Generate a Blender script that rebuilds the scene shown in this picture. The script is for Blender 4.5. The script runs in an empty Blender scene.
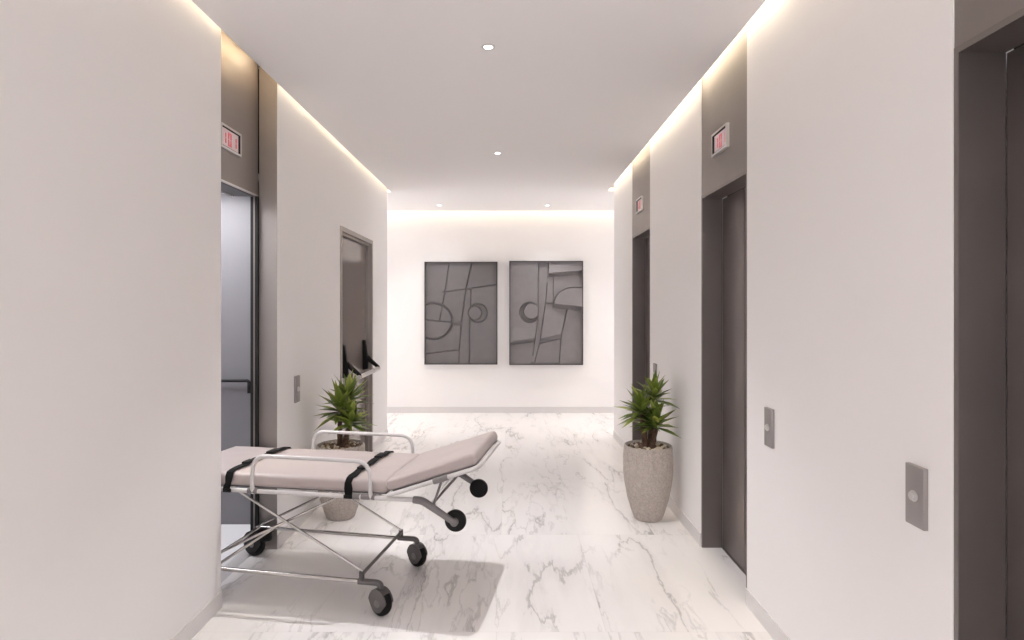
import bpy, bmesh, math, random
from mathutils import Vector, Matrix, noise

random.seed(7)
S = bpy.context.scene
COL = S.collection
V = Vector

# ------------------------------------------------------------------ materials
def new_mat(name):
    m = bpy.data.materials.new(name); m.use_nodes = True
    nt = m.node_tree; b = nt.nodes['Principled BSDF']
    return m, nt, b

def simple(name, col, rough=0.5, metal=0.0, bump=0.0, bscale=60.0, var=0.0, vscale=8.0, spec=None, coat=0.0):
    m, nt, b = new_mat(name)
    b.inputs['Base Color'].default_value = (*col, 1)
    b.inputs['Roughness'].default_value = rough
    b.inputs['Metallic'].default_value = metal
    if spec is not None: b.inputs['Specular IOR Level'].default_value = spec
    if coat: b.inputs['Coat Weight'].default_value = coat
    tc = nt.nodes.new('ShaderNodeTexCoord')
    if var:
        n = nt.nodes.new('ShaderNodeTexNoise'); n.inputs['Scale'].default_value = vscale; n.inputs['Detail'].default_value = 5
        nt.links.new(tc.outputs['Object'], n.inputs['Vector'])
        r = nt.nodes.new('ShaderNodeValToRGB')
        r.color_ramp.elements[0].position = .3; r.color_ramp.elements[1].position = .7
        r.color_ramp.elements[0].color = (*[c*(1-var) for c in col], 1)
        r.color_ramp.elements[1].color = (*[min(1, c*(1+var)) for c in col], 1)
        nt.links.new(n.outputs['Fac'], r.inputs['Fac']); nt.links.new(r.outputs['Color'], b.inputs['Base Color'])
    if bump:
        n = nt.nodes.new('ShaderNodeTexNoise'); n.inputs['Scale'].default_value = bscale; n.inputs['Detail'].default_value = 4
        nt.links.new(tc.outputs['Object'], n.inputs['Vector'])
        bp = nt.nodes.new('ShaderNodeBump'); bp.inputs['Strength'].default_value = bump; bp.inputs['Distance'].default_value = .01
        nt.links.new(n.outputs['Fac'], bp.inputs['Height']); nt.links.new(bp.outputs['Normal'], b.inputs['Normal'])
    return m

def emissive(name, col, strength):
    m, nt, b = new_mat(name)
    b.inputs['Base Color'].default_value = (.8, .8, .8, 1)
    b.inputs['Emission Color'].default_value = (*col, 1)
    b.inputs['Emission Strength'].default_value = strength
    return m

def math_node(nt, op, a, bb=None, cc=None):
    n = nt.nodes.new('ShaderNodeMath'); n.operation = op
    for i, v in enumerate((a, bb, cc)):
        if v is None: continue
        if isinstance(v, (int, float)): n.inputs[i].default_value = v
        else: nt.links.new(v, n.inputs[i])
    return n.outputs[0]

def marble():
    m, nt, b = new_mat('white_marble_tiles')
    L = nt.links
    tc = nt.nodes.new('ShaderNodeTexCoord')
    sep = nt.nodes.new('ShaderNodeSeparateXYZ'); L.new(tc.outputs['Object'], sep.inputs[0])
    py = math_node(nt, 'DIVIDE', math_node(nt, 'ADD', sep.outputs[1], -2.774+11.87), 1.187)
    iy = math_node(nt, 'FLOOR', py)
    half = math_node(nt, 'MULTIPLY', math_node(nt, 'MODULO', math_node(nt, 'ADD', iy, 1.0), 2.0), .5)     # rows laid in running bond
    px = math_node(nt, 'ADD', math_node(nt, 'DIVIDE', math_node(nt, 'ADD', sep.outputs[0], .068+5.06*2), .506*2), half)
    ix = math_node(nt, 'FLOOR', px)
    fx = math_node(nt, 'FRACT', px); fy = math_node(nt, 'FRACT', py)
    cmb = nt.nodes.new('ShaderNodeCombineXYZ'); L.new(ix, cmb.inputs[0]); L.new(iy, cmb.inputs[1])
    wn = nt.nodes.new('ShaderNodeTexWhiteNoise'); wn.noise_dimensions = '3D'; L.new(cmb.outputs[0], wn.inputs['Vector'])
    off = nt.nodes.new('ShaderNodeVectorMath'); off.operation = 'SCALE'; off.inputs['Scale'].default_value = 30
    L.new(wn.outputs['Color'], off.inputs[0])
    mp = nt.nodes.new('ShaderNodeMapping'); mp.inputs['Rotation'].default_value = (0, 0, math.radians(20))
    mp.inputs['Scale'].default_value = (2.1, .45, 1)
    L.new(tc.outputs['Object'], mp.inputs['Vector'])
    add = nt.nodes.new('ShaderNodeVectorMath'); add.operation = 'ADD'
    L.new(mp.outputs[0], add.inputs[0]); L.new(off.outputs[0], add.inputs[1])
    # warp
    nw = nt.nodes.new('ShaderNodeTexNoise'); nw.inputs['Scale'].default_value = 2.2; nw.inputs['Detail'].default_value = 6; nw.inputs['Roughness'].default_value = .62
    L.new(add.outputs[0], nw.inputs['Vector'])
    sub = nt.nodes.new('ShaderNodeVectorMath'); sub.operation = 'SUBTRACT'; L.new(nw.outputs['Color'], sub.inputs[0]); sub.inputs[1].default_value = (.5, .5, .5)
    sc = nt.nodes.new('ShaderNodeVectorMath'); sc.operation = 'SCALE'; sc.inputs['Scale'].default_value = .34; L.new(sub.outputs[0], sc.inputs[0])
    wv = nt.nodes.new('ShaderNodeVectorMath'); wv.operation = 'ADD'; L.new(add.outputs[0], wv.inputs[0]); L.new(sc.outputs[0], wv.inputs[1])
    def ridge(scale, width, detail, maskscale, lo, hi, src):
        n = nt.nodes.new('ShaderNodeTexNoise'); n.inputs['Scale'].default_value = scale; n.inputs['Detail'].default_value = detail
        n.inputs['Roughness'].default_value = .5
        L.new(src, n.inputs['Vector'])
        d = math_node(nt, 'ABSOLUTE', math_node(nt, 'SUBTRACT', n.outputs['Fac'], .5))
        mr = nt.nodes.new('ShaderNodeMapRange'); mr.interpolation_type = 'SMOOTHSTEP'
        L.new(d, mr.inputs['Value']); mr.inputs['From Min'].default_value = 0; mr.inputs['From Max'].default_value = width
        mr.inputs['To Min'].default_value = 1; mr.inputs['To Max'].default_value = 0
        k = nt.nodes.new('ShaderNodeTexNoise'); k.inputs['Scale'].default_value = maskscale; k.inputs['Detail'].default_value = 3
        L.new(add.outputs[0], k.inputs['Vector'])
        mk = nt.nodes.new('ShaderNodeMapRange'); mk.interpolation_type = 'SMOOTHSTEP'
        L.new(k.outputs['Fac'], mk.inputs['Value']); mk.inputs['From Min'].default_value = lo; mk.inputs['From Max'].default_value = hi
        return math_node(nt, 'MULTIPLY', mr.outputs[0], mk.outputs[0])
    v1 = ridge(1.15, .013, 7, 1.1, .39, .55, wv.outputs[0])
    v1b = ridge(1.15, .085, 7, 1.1, .39, .60, wv.outputs[0])
    v2 = ridge(2.9, .020, 6, 1.6, .41, .58, wv.outputs[0])
    n3 = nt.nodes.new('ShaderNodeTexNoise'); n3.inputs['Scale'].default_value = 1.6; n3.inputs['Detail'].default_value = 6
    L.new(add.outputs[0], n3.inputs['Vector'])
    cl = nt.nodes.new('ShaderNodeMapRange'); L.new(n3.outputs['Fac'], cl.inputs['Value'])
    cl.inputs['From Min'].default_value = .45; cl.inputs['From Max'].default_value = .8
    t = math_node(nt, 'ADD', math_node(nt, 'MULTIPLY', v1, .38), math_node(nt, 'MULTIPLY', v1b, .10))
    t = math_node(nt, 'ADD', t, math_node(nt, 'MULTIPLY', v2, .22))
    t = math_node(nt, 'ADD', t, math_node(nt, 'MULTIPLY', cl.outputs[0], .07))
    # fine joints between the tiles
    def joint(f, size):
        a = math_node(nt, 'MINIMUM', f, math_node(nt, 'SUBTRACT', 1.0, f))
        return math_node(nt, 'LESS_THAN', math_node(nt, 'MULTIPLY', a, size), .0011)
    j = math_node(nt, 'MAXIMUM', joint(fx, 1.012), joint(fy, 1.187))
    t = math_node(nt, 'ADD', t, math_node(nt, 'MULTIPLY', j, .16))
    t = math_node(nt, 'MINIMUM', t, 1.0)
    mix = nt.nodes.new('ShaderNodeMix'); mix.data_type = 'RGBA'
    L.new(t, mix.inputs['Factor'])
    mix.inputs['A'].default_value = (.85, .828, .822, 1); mix.inputs['B'].default_value = (.17, .155, .16, 1)
    L.new(mix.outputs['Result'], b.inputs['Base Color'])
    b.inputs['Roughness'].default_value = .17
    b.inputs['Specular IOR Level'].default_value = .45
    return m

def concrete():
    m, nt, b = new_mat('rough_stone_planter')
    L = nt.links
    tc = nt.nodes.new('ShaderNodeTexCoord')
    n = nt.nodes.new('ShaderNodeTexNoise'); n.inputs['Scale'].default_value = 62; n.inputs['Detail'].default_value = 8; n.inputs['Roughness'].default_value = .7
    n.inputs['Distortion'].default_value = 1.2
    L.new(tc.outputs['Object'], n.inputs['Vector'])
    r = nt.nodes.new('ShaderNodeValToRGB')
    r.color_ramp.elements[0].position = .38; r.color_ramp.elements[0].color = (.37, .325, .295, 1)
    r.color_ramp.elements[1].position = .61; r.color_ramp.elements[1].color = (.53, .475, .435, 1)
    L.new(n.outputs['Fac'], r.inputs['Fac']); L.new(r.outputs['Color'], b.inputs['Base Color'])
    bp = nt.nodes.new('ShaderNodeBump'); bp.inputs['Strength'].default_value = .7; bp.inputs['Distance'].default_value = .012
    L.new(n.outputs['Fac'], bp.inputs['Height']); L.new(bp.outputs['Normal'], b.inputs['Normal'])
    b.inputs['Roughness'].default_value = .9
    return m

def leafmat():
    m, nt, b = new_mat('green_leaf')
    L = nt.links
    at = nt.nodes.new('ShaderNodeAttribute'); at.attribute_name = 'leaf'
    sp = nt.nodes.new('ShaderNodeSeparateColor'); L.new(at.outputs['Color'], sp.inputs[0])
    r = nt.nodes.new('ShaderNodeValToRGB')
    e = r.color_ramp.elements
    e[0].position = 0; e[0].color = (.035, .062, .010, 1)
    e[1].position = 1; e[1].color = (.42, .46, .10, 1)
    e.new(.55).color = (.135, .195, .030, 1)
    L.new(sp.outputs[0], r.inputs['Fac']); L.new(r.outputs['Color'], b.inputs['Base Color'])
    b.inputs['Roughness'].default_value = .38
    return m

M = {}
M['paint'] = simple('white_wall_paint', (.86, .838, .832), .6, bump=.03, bscale=220)
M['ceil'] = simple('white_ceiling_paint', (.88, .856, .855), .7, bump=.02, bscale=200)
M['base'] = simple('pale_grey_baseboard', (.70, .675, .67), .35)
M['marble'] = marble()
M['steel'] = simple('brown_grey_steel', (.27, .24, .228), .42, .8, var=.05, vscale=3)
M['steel_dark'] = simple('dark_brown_steel', (.225, .198, .190), .42, .75, var=.05, vscale=3)
M['steel_gold'] = simple('satin_bronze_steel', (.33, .298, .283), .46, .85, var=.04, vscale=3)
M['cab'] = simple('blue_grey_cab_steel', (.205, .195, .207), .45, .15, var=.04, vscale=2)
M['silver'] = simple('bright_aluminium', (.72, .70, .69), .28, .9)
M['tube'] = simple('satin_aluminium_tube', (.66, .64, .63), .33, .8)
M['tubew'] = simple('pale_coated_tube', (.57, .55, .545), .38, .25)
M['chrome'] = simple('chrome_rod', (.62, .60, .59), .18, 1.0)
M['grey_pl'] = simple('grey_plastic', (.17, .155, .155), .45)
M['dgrey_pl'] = simple('dark_grey_plastic', (.075, .068, .068), .42)
M['caster_grey'] = simple('caster_grey_plastic', (.105, .095, .093), .45)
M['black_pl'] = simple('black_plastic', (.014, .013, .013), .45, spec=.25)
M['black'] = simple('black_rubber', (.008, .007, .007), .6, spec=.2)
M['blackgap'] = simple('black_gap', (.008, .007, .007), .7)  # flat black that puts the shade of open gaps into the colour
M['vinyl'] = simple('taupe_mattress_vinyl', (.405, .350, .338), .5, bump=.10, bscale=22, var=.03, vscale=5)
M['strap'] = simple('black_webbing', (.008, .0075, .0075), .8, bump=.3, bscale=300, spec=.12)
M['stone'] = concrete()
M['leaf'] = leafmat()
M['trunk'] = simple('brown_bark', (.10, .055, .035), .85, bump=.9, bscale=70, var=.4, vscale=40)
M['soil'] = simple('dark_potting_soil', (.035, .024, .018), .95, bump=1, bscale=90, var=.4, vscale=60)
M['peb0'] = simple('cream_pebble', (.66, .58, .47), .55, var=.12, vscale=30)
M['peb1'] = simple('brown_pebble', (.17, .10, .065), .5, var=.25, vscale=30)
M['peb2'] = simple('tan_pebble', (.42, .32, .22), .55, var=.15, vscale=30)
M['artl'] = simple('charcoal_relief_plaster', (.150, .140, .143), .62, bump=.12, bscale=90, var=.05, vscale=10)
M['artr'] = simple('grey_relief_plaster', (.205, .190, .196), .6, bump=.12, bscale=90, var=.05, vscale=10)
M['artframe'] = simple('black_picture_frame', (.045, .040, .042), .45)
M['door'] = simple('taupe_fire_door_laminate', (.235, .195, .175), .16, .25, var=.03, vscale=3)
M['dframe'] = simple('taupe_door_frame', (.34, .30, .28), .4, .3)
M['dgroove'] = simple('dark_door_groove', (.05, .042, .04), .5)
M['cabfloor'] = simple('white_cab_floor', (.80, .79, .80), .2)
M['led'] = emissive('warm_led', (1.0, .865, .63), 38)
M['led_dim'] = emissive('warm_led_dimmed', (1.0, .79, .48), 15)
M['led_end'] = emissive('warm_led_end_wall', (1.0, .86, .60), 17)
M['lamp'] = emissive('downlight_lens', (1.0, .95, .88), 14)
M['screen'] = emissive('pale_pink_display', (1.0, .72, .72), .22)
M['screen'].node_tree.nodes['Principled BSDF'].inputs['Base Color'].default_value = (.35, .29, .29, 1)
M['digit'] = emissive('red_display_segments', (1.0, .28, .32), .20)
M['digit'].node_tree.nodes['Principled BSDF'].inputs['Base Color'].default_value = (.5, .08, .09, 1)
M['cablamp'] = emissive('cab_ceiling_lamp', (.97, .97, 1.0), 13)
M['ring'] = simple('white_lamp_trim', (.75, .73, .72), .4)

# ------------------------------------------------------------------ mesh helpers
def box(bm, a, b, bev=0.0, seg=2):
    a = V(a); b = V(b); lo = V([min(a[i], b[i]) for i in range(3)]); hi = V([max(a[i], b[i]) for i in range(3)])
    vs = [bm.verts.new((x, y, z)) for x in (lo.x, hi.x) for y in (lo.y, hi.y) for z in (lo.z, hi.z)]
    fs = [(0, 1, 3, 2), (4, 6, 7, 5), (0, 4, 5, 1), (2, 3, 7, 6), (0, 2, 6, 4), (1, 5, 7, 3)]
    faces = [bm.faces.new([vs[i] for i in f]) for f in fs]
    if bev:
        es = list({e for f in faces for e in f.edges})
        bmesh.ops.bevel(bm, geom=es, offset=bev, segments=seg, profile=.5, affect='EDGES')
    return vs

def fillet(pts, r, n=6):
    pts = [V(p) for p in pts]
    out = [pts[0]]
    for i in range(1, len(pts)-1):
        p, a, b = pts[i], pts[i-1], pts[i+1]
        d1 = (a-p); d2 = (b-p)
        if d1.normalized().dot(d2.normalized()) < -.9995: out.append(p); continue
        k = min(r, d1.length*.49, d2.length*.49)
        s = p+d1.normalized()*k; e = p+d2.normalized()*k
        for j in range(n+1):
            t = j/n
            out.append(s*(1-t)**2+p*2*t*(1-t)+e*t*t)
    out.append(pts[-1]); return out

def tube(bm, pts, r, seg=12, caps=True, fil=0.0):
    pts = [V(p) for p in pts]
    if fil:
        old = pts; pts = fillet(pts, fil)
        if isinstance(r, (list, tuple)):      # carry the radii over to the rounded path
            r = [r[min(range(len(old)), key=lambda q: (old[q]-p).length)] for p in pts]
    rs = r if isinstance(r, (list, tuple)) else [r]*len(pts)
    t0 = (pts[1]-pts[0]).normalized()
    up = V((0, 0, 1)) if abs(t0.z) < .9 else V((1, 0, 0))
    nrm = t0.cross(up).normalized()
    rings = []
    for i, p in enumerate(pts):
        if i == 0: t = t0
        elif i == len(pts)-1: t = (pts[i]-pts[i-1]).normalized()
        else: t = ((pts[i+1]-pts[i]).normalized()+(pts[i]-pts[i-1]).normalized()).normalized()
        nrm = (nrm-t*nrm.dot(t)).normalized(); bn = t.cross(nrm)
        rings.append([bm.verts.new(p+(nrm*math.cos(2*math.pi*k/seg)+bn*math.sin(2*math.pi*k/seg))*rs[i]) for k in range(seg)])
    for a, b in zip(rings, rings[1:]):
        for k in range(seg):
            bm.faces.new((a[k], a[(k+1) % seg], b[(k+1) % seg], b[k]))
    if caps:
        bm.faces.new(rings[0][::-1]); bm.faces.new(rings[-1])

def lathe(bm, prof, seg=48, c=(0, 0, 0), mat=None, closed=False):
    """prof = [(r, z)], turned about local z; mat maps to place."""
    rings = []
    mat = mat or Matrix.Translation(V(c))
    for r, z in prof:
        if r < 1e-6: rings.append([bm.verts.new(mat @ V((0, 0, z)))])
        else: rings.append([bm.verts.new(mat @ V((r*math.cos(2*math.pi*k/seg), r*math.sin(2*math.pi*k/seg), z))) for k in range(seg)])
    pairs = list(zip(rings, rings[1:]))
    if closed: pairs.append((rings[-1], rings[0]))
    for a, b in pairs:
        for k in range(seg):
            k2 = (k+1) % seg
            if len(a) == 1 and len(b) == 1: continue
            if len(a) == 1: bm.faces.new((a[0], b[k], b[k2]))
            elif len(b) == 1: bm.faces.new((a[k], b[0], a[k2]))
            else: bm.faces.new((a[k], b[k], b[k2], a[k2]))

def prism(bm, poly, z0, z1, mat=None):
    mat = mat or Matrix()
    lo = [bm.verts.new(mat @ V((x, y, z0))) for x, y in poly]; hi = [bm.verts.new(mat @ V((x, y, z1))) for x, y in poly]
    n = len(poly)
    bm.faces.new(lo[::-1]); bm.faces.new(hi)
    for i in range(n): bm.faces.new((lo[i], lo[(i+1) % n], hi[(i+1) % n], hi[i]))

def obj(name, bm, mat, parent=None, smooth=True, angle=35):
    bmesh.ops.recalc_face_normals(bm, faces=bm.faces)
    me = bpy.data.meshes.new(name); 
    if smooth:
        ca = math.radians(angle)
        for f in bm.faces: f.smooth = True
        for e in bm.edges:
            if len(e.link_faces) == 2 and e.calc_face_angle(0) > ca: e.smooth = False
    bm.to_mesh(me); bm.free()
    me.materials.append(mat if not isinstance(mat, str) else M[mat])
    o = bpy.data.objects.new(name, me); COL.objects.link(o)
    if parent is not None:
        o.parent = parent
    return o

class B:
    """with-less builder: B() collects shapes in world space; .go() links as one mesh (world verts re-based on parent's location)."""
    def __init__(s): s.bm = bmesh.new()
    def box(s, *a, **k): box(s.bm, *a, **k); return s
    def tube(s, *a, **k): tube(s.bm, *a, **k); return s
    def lathe(s, *a, **k): lathe(s.bm, *a, **k); return s
    def prism(s, *a, **k): prism(s.bm, *a, **k); return s
    def go(s, name, mat, parent=None, base=None, **k):
        """base: the world location the verts are re-based to (the origin of the thing)."""
        if base is not None:
            for v in s.bm.verts: v.co -= V(base)
        o = obj(name, s.bm, mat, parent, **k)
        if base is not None and parent is None: o.location = base
        return o

def empty(name, loc, rz=0):
    o = bpy.data.objects.new(name, None); COL.objects.link(o); o.empty_display_size = .1
    o.location = loc; o.rotation_euler = (0, 0, rz); return o

def tag(o, label=None, cat=None, group=None, kind=None):
    if label: o['label'] = label
    if cat: o['category'] = cat
    if group: o['group'] = group
    if kind: o['kind'] = kind
    return o

def struct(o, label, cat):
    return tag(o, label, cat, kind='structure')

# ------------------------------------------------------------------ the room
XL, XR = -1.453, 1.190          # corridor wall faces
H = 2.86                        # dropped ceiling
HT = 3.03                       # slot top
YB = 8.55                       # back wall
Y0 = -3.6                       # end of corridor behind the camera
DH = 2.195                      # lift opening height
XD = 1.322                      # right-hand lift doors
RO = [(0.88, 1.617), (3.029, 3.764), (5.148, 5.916)]   # right-hand lift openings (y ranges)
LO = (3.003, 3.721)               # left-hand lift recess
FD = (5.089, 6.258)             # fire door incl. frame
YLE, YRE = 7.025, 6.95          # corners where the corridor opens into the cross hall

b = B()
b.box((-1.578, Y0-.1, -.1), (1.36, 6.9, 0)).box((-4.1, 6.9, -.1), (4.1, YB+.15, 0))
struct(b.go('floor', 'marble'), 'white marble tiled floor with fine grey veins', 'floor')

# ceiling: dropped slab with shadow-gap slots along the walls + slot top
b = B()
poly = [(-1.418, Y0+.06), (1.129, Y0+.06), (1.129, 7.0), (3.94, 7.0), (3.94, 8.43), (-3.94, 8.43), (-3.94, 7.09), (-1.418, 7.09)]
b.prism(poly, H, H+.035)
b.box((-4.1, Y0-.1, HT), (4.1, YB+.15, HT+.08))
struct(b.go('ceiling', 'ceil', smooth=False), 'flat white ceiling dropped below glowing slots along the walls', 'ceiling')

# walls
b = B()
b.box((-1.75, Y0, 0), (XL, LO[0], HT))
b.box((-1.56, LO[1]+.004, 0), (XL, FD[0]+.01, HT)).box((-1.75, 4.2, 0), (-1.56, FD[0]+.01, HT))
b.box((-1.75, FD[0]+.01, DH-.01), (XL, FD[1]-.01, HT))
b.box((-1.75, FD[1]-.01, 0), (XL, YLE, HT))
b.box((-4.0, YLE-.15, 0), (-1.75, YLE, HT))
struct(b.go('wall_left', 'paint', smooth=False), 'long white wall on the left with the open lift and the fire door', 'wall')
b = B()
ys = [Y0]+[v for r in RO for v in r]+[YRE]
for i in range(0, len(ys), 2): b.box((XR, ys[i], 0), (1.55, ys[i+1], HT))
b.box((1.55, YRE-.15, 0), (4.0, YRE, HT))
struct(b.go('wall_right', 'paint', smooth=False), 'white wall on the right broken by three steel lift fronts', 'wall')
struct(B().box((-4.1, YB, 0), (4.1, YB+.15, HT)).go('wall_back', 'paint'), 'white end wall behind the two grey relief panels', 'wall')
b = B(); b.box((-1.8, Y0-.15, 0), (-1.25, Y0, HT)).box((1.0, Y0-.15, 0), (1.6, Y0, HT)).box((-1.25, Y0-.15, 2.5), (1.0, Y0, HT)).box((-1.25, Y0-.15, 0), (1.0, Y0, .95))
struct(b.go('wall_front', 'paint', smooth=False), 'white wall with an added unseen window, closing the corridor behind the camera', 'wall')
for nm, x0, x1, y0, sd in (('wall_left_end', -4.15, -4.0, YLE, 'left'), ('wall_right_end', 4.0, 4.15, YRE, 'right')):
    b = B(); b.box((x0, y0-.15, 0), (x1, 7.25, HT)).box((x0, 8.35, 0), (x1, YB+.1, HT)).box((x0, 7.25, 2.45), (x1, 8.35, HT)).box((x0, 7.25, 0), (x1, 8.35, .6))
    struct(b.go(nm, 'paint', smooth=False), 'white wall with an added unseen window, ending the cross hall on the %s' % sd, 'wall')
def window(nm, a, c, axis, label):  # unseen windows, added to let daylight fill the corridor
    b_ = B(); a = V(a); c = V(c); t = .05
    k = 0 if axis == 'y' else 1            # k: the horizontal direction of the opening
    def q(h0, h1, z0, z1):
        p0 = V(a); p1 = V(c); p0[k] = h0; p1[k] = h1; p0.z = z0; p1.z = z1; b_.box(p0, p1)
    mid = (a[k]+c[k])/2
    q(a[k], a[k]+t, a.z, c.z); q(c[k]-t, c[k], a.z, c.z); q(mid-t/2, mid+t/2, a.z+t, c.z-t); q(a[k]+t, c[k]-t, a.z, a.z+t); q(a[k]+t, c[k]-t, c.z-t, c.z)
    o = struct(b_.go(nm, 'dframe', smooth=False), label, 'window')
    ld = bpy.data.lights.new('daylight_portal', 'AREA'); ld.shape = 'RECTANGLE'; ld.size = abs(c[k]-a[k]); ld.size_y = c.z-a.z; ld.cycles.is_portal = True
    lo = bpy.data.objects.new('daylight_portal', ld); COL.objects.link(lo); lo.location = (a+c)/2
    return lo
window('added_window_1', (-1.25, Y0-.10, .95), (1.0, Y0-.05, 2.5), 'y', 'tall unseen window added for daylight at the corridor end behind the camera').rotation_euler = (math.pi/2, 0, 0)
window('added_window_2', (-4.10, 7.25, .6), (-4.05, 8.35, 2.45), 'x', 'small unseen window added for daylight at the left end of the cross hall').rotation_euler = (math.pi/2, 0, -math.pi/2)
window('added_window_3', (4.05, 7.25, .6), (4.10, 8.35, 2.45), 'x', 'small unseen window added for daylight at the right end of the cross hall').rotation_euler = (math.pi/2, 0, math.pi/2)

# baseboards
BH, BT = .085, .006
b = B()
b.box((XL, Y0, 0), (XL+BT, LO[0], BH))
b.box((XL, LO[1]+.004, 0), (XL+BT, FD[0]-.001, BH)).box((XL, FD[1]+.001, 0), (XL+BT, YLE, BH))
b.box((-4, YLE, 0), (XL+BT, YLE+BT, BH))
struct(b.go('baseboard_left', 'base', smooth=False), 'low pale grey baseboard along the left wall', 'baseboard')
b = B()
for i in range(0, len(ys), 2): b.box((XR-BT, ys[i], 0), (XR, ys[i+1], BH))
b.box((XR-BT, YRE, 0), (4.0, YRE+BT, BH))
struct(b.go('baseboard_right', 'base', smooth=False), 'low pale grey baseboard along the right wall', 'baseboard')
struct(B().box((-4, YB-BT, 0), (4, YB, BH)).go('baseboard_back', 'base'), 'low pale grey baseboard under the two relief panels', 'baseboard')

# LED strips glowing in the ceiling slots
def strip(a, c, label, m='led'):
    o = B().box(a, c).go('light_strip', m)
    tag(o, label, 'light strip', kind='structure')
zs0, zs1 = HT-.012, HT-.003
strip((-1.444, Y0+.1, zs0), (-1.428, 3.0, zs1), 'warm light strip hidden in the slot over the near left wall')
strip((-1.444, 3.04, zs0), (-1.428, 3.69, zs1), 'dimmer warm light strip in the slot over the open lift', 'led_dim')
strip((-1.444, 3.73, zs0), (-1.428, 7.0, zs1), 'warm light strip hidden in the slot over the far left wall')
strip((1.148, Y0+.1, zs0), (1.166, 6.93, zs1), 'warm light strip hidden in the slot over the right wall')
strip((-3.9, 8.47, zs0), (3.9, 8.49, zs1), 'warm light strip hidden in the slot over the end wall', 'led_end')
strip((-3.9, 7.04, zs0), (-1.46, 7.06, zs1), 'warm light strip in the slot turning the left wall corner')
strip((1.2, 6.965, zs0), (3.9, 6.985, zs1), 'warm light strip in the slot turning the right wall corner')

# ------------------------------------------------------------------ right-hand lifts
rl = ['steel lift door nearest the camera, at the right edge of view',
      'steel lift door in the middle of the right wall, beside the planter',
      'farthest steel lift door on the right wall, behind the planter']
for i, (y0, y1) in enumerate(RO):
    base = (XR, (y0+y1)/2, 0); e = empty('door_%d' % (i+3), base); struct(e, rl[i], 'lift door')
    ym = (y0+y1)/2
    B().box((XR+.004, y0, DH+.004), (XR+.05, y1, HT)).go('transom_panel', 'steel', e, base, smooth=False)
    f = B()
    f.box((XR+.002, y1-.018, 0), (XD-.004, y1-.001, DH+.003)).box((XR+.002, y0+.001, 0), (XD-.004, y0+.018, DH+.003))
    f.box((XR+.002, y0+.018, DH-.015), (XD-.004, y1-.018, DH+.003))
    f.go('jamb', 'steel_dark', e, base, smooth=False)
    B().box((XD-.003, y0+.020, .006), (XD+.03, ym-.0015, DH-.018), bev=.001).go('door_panel', 'steel_dark', e, base)
    B().box((XD-.003, ym+.0015, .006), (XD+.03, y1-.020, DH-.018), bev=.001).go('door_panel', 'steel_dark', e, base)
    B().box((XD+.032, y0, 0), (XD+.06, y1, DH+.05)).go('light_stop', 'blackgap', e, base)  # black plate added behind the doors to stop light leaking through
    B().box((XD-.01, y0+.02, 0.0), (XD+.031, y1-.02, .004)).go('sill', 'steel', e, base)

# ------------------------------------------------------------------ floor indicators
SEG = {'0': 'abcdef', '1': 'bc'}
def indicator(x, yc, zc, side, label):
    """side = +1: faces -x (on the right wall), -1: faces +x (on the left)."""
    base = (x, yc, zc); e = tag(empty('floor_indicator', base), label, 'display', 'lift floor indicators')
    w, h, d = .240, .132, .018
    n = -side
    def X(k): return x+n*k
    f = B(); t = .012
    f.box((X(0), yc-w/2, zc+h/2-t), (X(d), yc+w/2, zc+h/2)).box((X(0), yc-w/2, zc-h/2), (X(d), yc+w/2, zc-h/2+t))
    f.box((X(0), yc-w/2, zc-h/2+t), (X(d), yc-w/2+t, zc+h/2-t)).box((X(0), yc+w/2-t, zc-h/2+t), (X(d), yc+w/2, zc+h/2-t))
    f.go('bezel', 'tube', e, base, smooth=False)
    B().box((X(0), yc-w/2+t, zc-h/2+t), (X(.006), yc+w/2-t, zc+h/2-t)).go('screen', 'screen', e, base)
    lin = B()
    ti = .003
    for (ya, yb, za, zb) in ((yc-w/2+t, yc+w/2-t, zc+h/2-t-ti, zc+h/2-t), (yc-w/2+t, yc+w/2-t, zc-h/2+t, zc-h/2+t+ti),
                             (yc-w/2+t, yc-w/2+t+ti, zc-h/2+t, zc+h/2-t), (yc+w/2-t-ti, yc+w/2-t, zc-h/2+t, zc+h/2-t)):
        lin.box((X(.006), ya, za), (X(d-.001), yb, zb))
    lin.go('inner_lining', 'blackgap', e, base, smooth=False)
    dw, dh, th = .038, .074, .010
    for k, ch in enumerate('101'):
        dg = B()
        # reading direction: to the viewer's right
        c0 = yc+side*(-1)*(k-1)*.062
        def seg(u0, u1, v0, v1):
            dg.box((X(.006), c0-side*u0, zc+v0), (X(.009), c0-side*u1, zc+v1))
        if 'a' in SEG[ch]: seg(-dw/2, dw/2, dh/2-th, dh/2)
        if 'd' in SEG[ch]: seg(-dw/2, dw/2, -dh/2, -dh/2+th)
        if 'f' in SEG[ch]: seg(-dw/2, -dw/2+th, .002, dh/2-th)
        if 'e' in SEG[ch]: seg(-dw/2, -dw/2+th, -dh/2+th, -.002)
        if 'b' in SEG[ch]: seg(dw/2-th, dw/2, .002, dh/2-th)
        if 'c' in SEG[ch]: seg(dw/2-th, dw/2, -dh/2+th, -.002)
        dg.go('digit', 'digit', e, base, smooth=False)

indicator(XR+.004, 3.405, 2.447, 1, 'pale display with red digits above the middle lift door on the right')
indicator(XR+.004, 5.54, 2.447, 1, 'small display above the farthest lift door on the right, behind the planter')
indicator(XR+.004, 1.25, 2.447, 1, 'display above the nearest lift door on the right')
indicator(-1.571, 3.335, 2.43, -1, 'pale display with red digits over the open lift on the left')

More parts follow.
